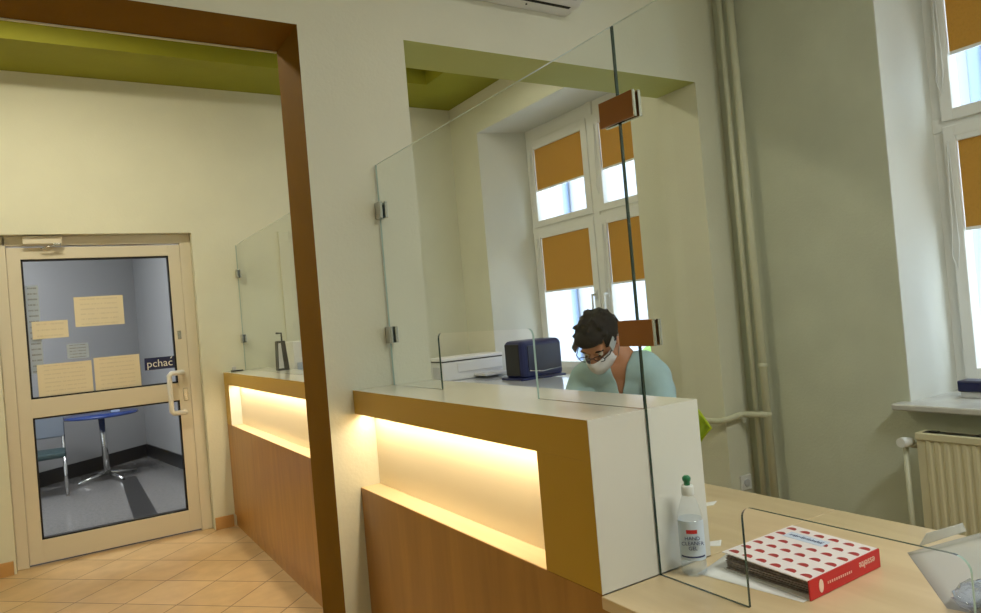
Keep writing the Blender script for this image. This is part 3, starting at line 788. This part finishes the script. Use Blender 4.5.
b.tube(pts, .00055, n=5)
b.build('handwriting', INKB, lab)
b = MB(); n = V((0, -1, 0)); d0 = ex.normalized()
SB = [F+V((0, -.001, 0)), Rr+V((0, -.001, 0))]
b.prism([(SB[0].x, SB[0].y), (SB[1].x, SB[1].y), (SB[1].x, SB[1].y+.003), (SB[0].x, SB[0].y+.003)], 'z', ZB-.0015, ZT+.0002)
sp = b.build('spine', REDI, t)
MS = frame_matrix((0, 0, 0), d0, (0, 0, 1))
def on_spine(u, v): 
    p = F+ex*u; return V((p.x, p.y-.0014, ZB+(ZT-ZB)*v))
text_mesh('logo_text', 'esselte', .021, frame_matrix(on_spine(.80, .56), -d0, (0, 0, -1)), CREAMI, t)
b = MB(); p0 = on_spine(.235, .5); p1 = on_spine(.56, .5)
b.box(p0.x, p1.x, p0.y-.0004, p0.y+.0002, p0.z-.0024, p0.z+.0024)
def dashes(name, c1, c2, sc):
    m = bpy.data.materials.new(name); m.use_nodes = True; nt = m.node_tree; bs = nt.nodes['Principled BSDF']
    tc = nt.nodes.new('ShaderNodeTexCoord'); w_ = nt.nodes.new('ShaderNodeTexWave'); w_.inputs['Scale'].default_value = sc; w_.inputs['Distortion'].default_value = 1.5
    nt.links.new(tc.outputs['Object'], w_.inputs['Vector']); r_ = nt.nodes.new('ShaderNodeValToRGB'); r_.color_ramp.elements[0].color = c1; r_.color_ramp.elements[1].color = c2
    nt.links.new(w_.outputs['Fac'], r_.inputs['Fac']); nt.links.new(r_.outputs['Color'], bs.inputs['Base Color']); return m
b.build('small_print', dashes('spine_print', rgb(196, 40, 44), rgb(236, 190, 176), 45), t)
b = MB(); p = on_spine(.145, .5); b.lathe([(.0125, 0), (.0125, .0008)], (0, 0, 0), n=24, sx=.55); b.bm.transform(Matrix.Translation(p) @ Matrix.Rotation(math.radians(90), 4, 'X')); b.build('oval_emblem', CREAMI, t)
# its filed papers
b = MB()
rnd = random.Random(9)
for k in range(8):
    z = ZB+.0015+.0031*k; dx = rnd.uniform(-.002, .012)
    b.box(1.172+dx+k*.0006, 1.385, .846+rnd.uniform(0, .004), 1.045+rnd.uniform(-.004, .004), z, z+.0022)
tag(b.build('filed_papers', mat('greyish_paper_edges', rgb(150, 138, 130), .8, var=.25, vscale=120)), 'greyish wad of papers filed inside the red and white binder', 'papers')
def sheet(name, pts, z, m, label, curl=None, cat='paper'):
    b = MB(); bm = b.bm; n = 8
    A, B2, C, D = [V((*p[:2], p[2] if len(p) > 2 else 0)) for p in pts]; g = []
    for i in range(n+1):
        row = []
        for j in range(n+1):
            u, v = i/n, j/n
            p = A*(1-u)*(1-v)+B2*u*(1-v)+C*u*v+D*(1-u)*v
            p.z += z + (curl(u, v) if curl else 0); row.append(bm.verts.new(p))
        g.append(row)
    for i in range(n):
        for j in range(n): bm.faces.new((g[i][j], g[i+1][j], g[i+1][j+1], g[i][j+1]))
    o = b.build(name, m, None, True)
    md = o.modifiers.new('s', 'SOLIDIFY'); md.thickness = .0006
    return tag(o, label, cat)
sheet('paper_sheet', [(1.120, 1.072), (1.148, .842), (1.30, .85), (1.24, 1.095)], .7659, PAPER, 'white loose sheet sticking out from under the binder toward the bottle', lambda u, v: .006*(1-u)**3*(v)**2)
sheet('paper_scrap', [(1.262, 1.172), (1.285, 1.150), (1.31, 1.168), (1.285, 1.19)], .7656, PAPER, 'small white paper scrap on the desk behind the bottle', lambda u, v: .004*u*v)
sheet('paper_scrap', [(1.49, 1.40), (1.53, 1.382), (1.56, 1.395), (1.52, 1.42)], .7656, PAPER, 'tiny white paper scrap at the far edge of the desk beside the counter end', lambda u, v: .003*u*v)
# clear plastic sleeves at the near end of the desk
sheet('plastic_sleeve', [(1.516, .845), (1.30, .664), (1.38, .36), (1.69, .70, .056)], .7656, PLASTICCLEAR, 'large clear plastic sleeve spread on the near end of the desk', None, 'plastic sleeve')
sheet('plastic_sleeve', [(1.545, .836, .006), (1.555, .822, .036), (1.626, .782, .050), (1.618, .772, .036)], .7672, PLASTICCLEAR, 'smaller grey plastic sleeve curling up at the back edge of the desk', None, 'plastic sleeve')
# plastic bag with dark contents
t = thing('plastic_bag', (1.32, .60, .765), 'crumpled clear plastic bag with dark contents at the desk front', 'bag')
b = MB(); b.sphere((1.335, .615, .786), .05, sc=(1, 1, .42), n=12)
rnd = random.Random(3)
for v in b.bm.verts: v.co += V((rnd.uniform(-.006, .006), rnd.uniform(-.006, .006), rnd.uniform(-.004, .006)))
for v in b.bm.verts: v.co.z = max(v.co.z, .7690)
b.build('bag', thin_glass('bag_film', (.85, .88, .94, 1), .9, .3, (.6, .66, .76, 1)), t)
b = MB()
for k in range(10): b.box(1.315+rnd.uniform(-.012, .02), 1.345+rnd.uniform(-.006, .02), .596+rnd.uniform(-.012, 0), .61+rnd.uniform(0, .02), .7705+.002*k, .772+.002*k)
b.build('contents', DSTEEL, t)

# ------------------------------------------------------------------ chair behind the counter
t = thing('office_chair', (2.2, 2.3, 0), 'lime green shell chair behind the counter under the seated person', 'chair')
b = MB(); bm = b.bm
# curved tulip shell back and seat as one grid
rows = []
prof = [(-.22, .455, .215), (-.12, .44, .225), (.02, .435, .225), (.12, .45, .215), (.185, .50, .20), (.205, .58, .13), (.215, .68, .15), (.225, .73, .195), (.23, .775, .235), (.236, .82, .252), (.24, .87, .20)]
for (dx, z, hw) in prof:
    row = []
    for k in range(13):
        u = -1+2*k/12; x = dx - (abs(u)**2.2)*.07*(1 if z > .5 else 0); zz = z + (abs(u)**2.5)*(.03 if z < .5 else -.03*(z > .8))
        row.append(bm.verts.new((2.17+x, 2.345+u*hw, zz)))
    rows.append(row)
for i in range(len(rows)-1):
    for k in range(12): bm.faces.new((rows[i][k], rows[i+1][k], rows[i+1][k+1], rows[i][k+1]))
o = b.build('shell', LIME, t, True); md = o.modifiers.new('s', 'SOLIDIFY'); md.thickness = .012; md.offset = -1
b = MB(); b.tube([(2.17, 2.345, .08), (2.17, 2.345, .428)], .028); b.build('column', CHROME, t)
for k in range(5):
    a = 2*math.pi*k/5+.3; b = MB(); b.tube([(2.17, 2.345, .10), (2.17+.27*math.cos(a), 2.345+.27*math.sin(a), .07)], [.024, .014]); lg = b.build('leg', CHROME, t)
    b = MB(); b.sphere((2.17+.27*math.cos(a), 2.345+.27*math.sin(a), .0285), .028, sc=(.8, .8, 1), n=8); b.build('castor', BLACK, lg)

# ------------------------------------------------------------------ person
def capsule(b, p, q, r0, r1, n=10):
    p, q = V(p), V(q); L = (q-p).length; k = max(2, int(L/(.35*min(r0, r1)))+1)
    for i in range(k+1):
        s = i/k; b.sphere(p.lerp(q, s), r0+(r1-r0)*s, n=n)
def ellip(b, c, rad, axes, n=14):
    M = Matrix((axes[0], axes[1], axes[2])).transposed().to_4x4()
    b.sphere(c, 1, sc=rad, M=M, n=n)
def remeshed(b, vox, smooth=6):
    me = bpy.data.meshes.new('t'); b.bm.to_mesh(me); b.bm.free()
    o = bpy.data.objects.new('t', me); COL.objects.link(o)
    md = o.modifiers.new('r', 'REMESH'); md.mode = 'VOXEL'; md.voxel_size = vox; md.use_smooth_shade = True
    if smooth:
        sm = o.modifiers.new('s', 'SMOOTH'); sm.factor = .5; sm.iterations = smooth
    bpy.context.view_layer.update()
    r = bpy.data.meshes.new_from_object(o.evaluated_get(bpy.context.evaluated_depsgraph_get()))
    bpy.data.objects.remove(o); bpy.data.meshes.remove(me)
    for p in r.polygons: p.use_smooth = True
    return r
def link_mesh(name, me, m, parent):
    me.materials.clear(); me.materials.append(m); o = bpy.data.objects.new(name, me); COL.objects.link(o); adopt(o, parent); return o

person = thing('person', (2.15, 2.3, 0), 'person in mint scrubs and white face mask, head bowed behind the counter', 'person')
ang = math.radians(30)
f = V((-math.cos(ang), -math.sin(ang), 0)); l = V((math.sin(ang), -math.cos(ang), 0)); u = V((0, 0, 1))
lean = V((f.x*.34, f.y*.34, .94)).normalized(); tf = l.cross(lean) * -1
if tf.dot(f) < 0: tf = -tf
PEL = V((2.17, 2.31, .56)); NK = V((2.0, 2.215, 1.125)); CH = V((2.045, 2.24, .965)); WA = V((2.12, 2.285, .76))
SH = {1: V((2.055, 2.105, 1.04)), -1: V((1.905, 2.36, 1.045))}
EL = {1: V((1.945, 1.945, .84)), -1: V((1.74, 2.33, .83))}
WR = {1: V((1.72, 1.985, .815)), -1: V((1.60, 2.14, .805))}
def body_shape(extra=0):
    b = MB(); e = extra
    ellip(b, PEL, (.125+e, .17+e, .11+e), (f, l, u)); ellip(b, WA, (.105+e, .15+e, .14+e), (tf, l, lean))
    ellip(b, CH, (.115+e, .175+e, .17+e), (tf, l, lean)); capsule(b, SH[1].lerp(NK, .35), SH[-1].lerp(NK, .35), .07+e, .07+e)
    capsule(b, PEL, CH, .10+e, .11+e)
    for s in (1, -1):
        capsule(b, SH[s].lerp(NK, .4), SH[s], .062+e, .058+e); capsule(b, SH[s], EL[s], .056+e, .043+e)
    return b
def arm_lower(b, e=0):
    for s in (1, -1): capsule(b, EL[s], WR[s], .042+e, .027+e)
hf0 = V((-math.cos(math.radians(22)), -math.sin(math.radians(22)), 0)); pit = math.radians(46)
hl = V((hf0.y*-1, hf0.x, 0)); hl = V((-hf0.y, hf0.x, 0))          # left side of the head
hf = hf0*math.cos(pit) - u*math.sin(pit); hu = hf0*math.sin(pit) + u*math.cos(pit)
hf = hf*.97; hl = hl*.97; hu = hu*.86
HC = V((1.890, 2.235, 1.208))
def hp(a, c, d): return HC + hf*a + hl*c + hu*d
b = body_shape(); arm_lower(b)
capsule(b, NK-u*.02, hp(-.035, 0, -.06), .062, .055)
# head: skull, jaw, nose, brow, ears
ellip(b, hp(-.012, 0, .03), (.098, .077, .092), (hf, hl, hu)); ellip(b, hp(.03, 0, -.045), (.060, .058, .072), (hf, hl, hu))
ellip(b, hp(.058, 0, -.088), (.032, .034, .026), (hf, hl, hu))
capsule(b, hp(.085, 0, .015), hp(.108, 0, -.025), .011, .016); ellip(b, hp(.078, 0, .03), (.016, .055, .014), (hf, hl, hu))
for s in (1, -1): ellip(b, hp(-.005, s*.079, -.005), (.019, .010, .031), (hf, hl, hu))
# thighs, calves, feet
KN = {}
for s in (1, -1):
    hip = PEL + l*(s*.09) - u*.01; kn = hip + f*.36 + l*(s*.05) - u*.015; kn.z = .53; an = V((kn.x+.02, kn.y+.01, .085)); KN[s] = (hip, kn, an)
    capsule(b, hip, kn, .082, .058); capsule(b, kn, an, .056, .037); capsule(b, an-u*.035, an + f*.15 - u*.05, .036, .030)
# hands resting on the desk
for s in (1, -1):
    w = WR[s]; hd = (w-EL[s]); hd.z = 0; hd.normalize(); sd = V((-hd.y, hd.x, 0)); w = V((w.x, w.y, w.z))
    palm = w + hd*.05; palm.z = .795
    ellip(b, palm, (.052, .040, .016), (hd, sd, u))
    capsule(b, w, palm, .025, .022)
    for k, (o_, L) in enumerate(((-.030, .062), (-.010, .074), (.010, .070), (.028, .055))):
        r0 = palm + hd*.042 + sd*o_; m1 = r0 + hd*L*.5 + u*.006; m2 = r0 + hd*L + sd*o_*.2 - u*.012
        capsule(b, r0, m1, .0092, .0088, 6); capsule(b, m1, m2, .0088, .0078, 6)
    th = -sd if s == 1 else sd
    r0 = palm - hd*.015 + th*.03; m1 = r0 + hd*.03 + th*.022; m2 = m1 + hd*.032 + th*.002 - u*.006
    capsule(b, r0, m1, .0115, .0102, 6); capsule(b, m1, m2, .0102, .009, 6)
body = link_mesh('body', remeshed(b, .0062, 5), SKIN, person)
# scrub top: a shell over torso and sleeves, open at the neck in a V
b = body_shape(.013)
for s in (1, -1): capsule(b, EL[s].lerp(SH[s], .1), EL[s].lerp(WR[s], .12), .06, .058)
me = remeshed(b, .007, 4)
bm = bmesh.new(); bm.from_mesh(me); kill = []
for fc in bm.faces:
    c = fc.calc_center_median(); rel = c - NK; fd = rel.dot(f); ld = abs(rel.dot(l)); zd = rel.z
    rad = math.hypot((c-NK).dot(l), (c-NK).dot(f)+.0)
    vneck = fd > .0 and zd > -.17 and ld < .042*(zd+.17)/.17
    if (c.z > NK.z+.035) or (rad < .054 and zd > -.02) or vneck or c.z < .60: kill.append(fc)
bmesh.ops.delete(bm, geom=kill, context='FACES')
for it in range(10):                                 # even out the cut edges
    new = {}
    for v in bm.verts:
        nb = [e.other_vert(v).co for e in v.link_edges if e.is_boundary]
        if len(nb) == 2: new[v] = v.co*.4 + (nb[0]+nb[1])*.3
    for v, c_ in new.items(): v.co = c_
for v in bm.verts:                                   # soft folds
    v.co += V((0, 0, 1))*.0025*math.sin(v.co.x*70+v.co.y*55) + f*.003*math.sin(v.co.z*60+v.co.y*40)
bm.to_mesh(me); bm.free()
top = link_mesh('scrub_top', me, MINT, person); md = top.modifiers.new('s', 'SOLIDIFY'); md.thickness = .004
b = MB()
for s in (1, -1):
    hip, kn, an = KN[s]; capsule(b, hip, kn, .094, .068); capsule(b, kn, an+u*.06, .066, .055)
ellip(b, PEL, (.14, .185, .12), (f, l, u))
link_mesh('trousers', remeshed(b, .010, 4), TROUS, person)
for s in (1, -1):
    an = KN[s][2]; b = MB(); capsule(b, an-u*.045, an+f*.16-u*.052, .043, .036); 
    for v in b.bm.verts: v.co.z = max(v.co.z, .002)
    b.build('shoe', SHOE, person)
# hair: short, swept forward with a tuft
b = MB()
ellip(b, hp(-.02, 0, .045), (.106, .087, .094), (hf, hl, hu)); ellip(b, hp(-.055, 0, .0), (.072, .082, .085), (hf, hl, hu))
ellip(b, hp(.05, .0, .085), (.052, .066, .034), (hf, hl, hu))
for s in (1, -1): ellip(b, hp(-.005, s*.072, .022), (.036, .014, .04), (hf, hl, hu))
rnd = random.Random(11)
for k in range(70):
    a = rnd.uniform(0, 2*math.pi); e = rnd.uniform(.15, 1.35)
    d = hl*math.cos(a)*math.cos(e)*.085 + hf*(math.sin(a)*math.cos(e)*.10) + hu*math.sin(e)*.092
    p = hp(-.02, 0, .045)+d; dn = d.normalized()
    if (p-HC).dot(hf) > .07 and (p-HC).dot(hu) < .05: continue
    capsule(b, p-dn*.012, p+dn*rnd.uniform(.004, .013)+hf*rnd.uniform(.0, .016)+hl*rnd.uniform(-.008, .008), .015, .006, 6)
me = remeshed(b, .0055, 2)
bm = bmesh.new(); bm.from_mesh(me); kill = []
for fc in bm.faces:
    r_ = fc.calc_center_median()-HC
    if r_.dot(hf) > .052 and r_.dot(hu) < .052: kill.append(fc)
bmesh.ops.delete(bm, geom=kill, context='FACES'); bm.to_mesh(me); bm.free()
link_mesh('hair', me, HAIR, person)
# eyes
for s in (1, -1):
    b = MB(); b.sphere(hp(.076, s*.031, .006), .0115, n=8); e_ = b.build('eye', mat('eye_white', rgb(220, 214, 206), .3), person)
    b = MB(); b.sphere(hp(.0845, s*.031, .005), .0052, n=6); b.build('pupil', mat('dark_brown_iris', rgb(40, 26, 18), .2), e_)
    b = MB(); b.tube([hp(.086, s*.012, .028), hp(.089, s*.033, .034), hp(.074, s*.054, .027)], [.004, .0045, .003], n=6); b.build('eyebrow', HAIR, person)
# face mask: a shell in front of nose, mouth and chin, with ear loops
b = MB(); bm = b.bm; rows = []
for i in range(9):
    v = i/8; z = -.012 - .098*v; row = []
    bulge = .131 + .010*math.sin(math.pi*v) - .024*v**2
    for k in range(13):
        w = -1+2*k/12; hw = .070-.014*abs(v-.4)
        row.append(bm.verts.new(hp(bulge - .088*abs(w)**1.9, hw*w, z + .014*(1-abs(w))*(1 if i == 0 else 0) - .004*math.sin(v*18)*(1-abs(w)) + abs(w)**2*(.02*v))))
    rows.append(row)
for i in range(8):
    for k in range(12): bm.faces.new((rows[i][k], rows[i+1][k], rows[i+1][k+1], rows[i][k+1]))
mk = b.build('face_mask', MASKM, person, True); md = mk.modifiers.new('s', 'SOLIDIFY'); md.thickness = .002
for s in (1, -1):
    b = MB(); b.tube([hp(.030, s*.070, -.02), hp(.0, s*.083, .022), hp(-.022, s*.086, .01), hp(-.018, s*.082, -.03), hp(.03, s*.067, -.085)], .0016, n=6); b.build('ear_loop', MASKM, mk)
# glasses
gl_ = MB()
for s in (1, -1):
    ring = [hp(.105, s*.034+.025*math.cos(a), .004+.018*math.sin(a)) for a in [2*math.pi*k/16 for k in range(17)]]
    gl_.tube(ring, .0017, n=6); gl_.tube([hp(.105, s*.059, .008), hp(.085, s*.078, .010), hp(.0, s*.087, .012)], .0022, n=6)
gl_.tube([hp(.105, -.010, .008), hp(.108, 0, .011), hp(.105, .010, .008)], .0022, n=6)
g_ = gl_.build('glasses', mat('dark_blue_frame', rgb(24, 28, 56), .3), person)
for s in (1, -1):
    b = MB(); bm = b.bm
    vs = [bm.verts.new(hp(.105, s*.034+.0245*math.cos(a), .004+.0175*math.sin(a))) for a in [2*math.pi*k/16 for k in range(16)]]
    bm.faces.new(vs); b.build('lens', thin_glass('lens_glass', (.95, .96, .97, 1), .3), g_)
# face shield band: silver temple clips on a strap
pts = [hp(.088*math.cos(a)-.005, .092*math.sin(a), .045+.006*math.cos(a)) for a in [math.radians(x) for x in range(-110, 111, 20)]]
SILV = mat('silver_plastic', rgb(196, 200, 204), .3, .4)
for s in (1, -1):
    b = MB(); b.box(-.026, .026, -.018, .018, -.003, .003, bev=.0025, M=frame_matrix(hp(.045, s*.088, .030), hf, hu)); b.build('shield_clip', SILV, person)
b = MB(); b.tube([hp(.028, .091, .03), hp(-.06, .094, .028), hp(-.115, .05, .03), hp(-.13, 0, .03), hp(-.115, -.05, .03), hp(-.06, -.094, .028), hp(.028, -.091, .03)], .0035, n=6); b.build('shield_strap', BLACK, person)

# ------------------------------------------------------------------ light
w = bpy.data.worlds.new('World'); S.world = w; w.use_nodes = True
nt = w.node_tree; bg = nt.nodes['Background']
bg.inputs['Color'].default_value = (.78, .89, 1, 1); bg.inputs['Strength'].default_value = 6.5
def area(name, loc, rot, sx, sy, e, col, portal=False):
    L = bpy.data.lights.new(name, 'AREA'); L.shape = 'RECTANGLE'; L.size = sx; L.size_y = sy; L.energy = e; L.color = col
    if portal: L.cycles.is_portal = True
    o = bpy.data.objects.new(name, L); o.location = loc; o.rotation_euler = rot; COL.objects.link(o); return o
for (y0, y1, _) in WIN:
    area('window_portal', (XF+.09, (y0+y1)/2, 1.85), (0, math.radians(90), 0), 2.0, 1.65, 1, (1, 1, 1), True)
area('room_fill_lamp', (1.6, -.6, 3.27), (0, 0, 0), 1.2, .3, 58, (.98, 1, .94))  # unseen light added to brighten the near room, no fixture
area('hall_ceiling_lamp', (-.2, 4.0, 3.30), (0, 0, 0), .9, .3, 36, (1, .92, .68))
area('staff_ceiling_lamp', (2.0, 3.9, 3.30), (0, 0, 0), .6, .3, 9, (1, .96, .8))
area('corridor_ceiling_lamp', (-.2, 6.9, 2.98), (0, 0, 0), 1.2, .6, 62, (.95, .975, 1))

# ------------------------------------------------------------------ camera
M = [[0.8480740772514044, -0.5228490000481191, -0.08601908301569477], [-0.06676276701817947, 0.05560687686208751, -0.9962181529091512], [0.5256549176353773, 0.8506096627680211, 0.01225190480774665]]
cam = bpy.data.cameras.new('Camera'); cam.sensor_width = 36; cam.sensor_fit = 'HORIZONTAL'; cam.lens = 703.16/981*36
cam.clip_start = .02
co = bpy.data.objects.new('Camera', cam); COL.objects.link(co)
r, dn, fw = [V(m) for m in M]
co.matrix_world = Matrix(((r.x, -dn.x, -fw.x, 0), (r.y, -dn.y, -fw.y, 0), (r.z, -dn.z, -fw.z, 1.35), (0, 0, 0, 1)))
S.camera = co
S.view_settings.view_transform = 'Standard'
S.view_settings.look = 'None'
S.view_settings.exposure = 0
S.cycles.use_denoising = True
S.cycles.transparent_max_bounces = 24
S.cycles.sample_clamp_indirect = 6
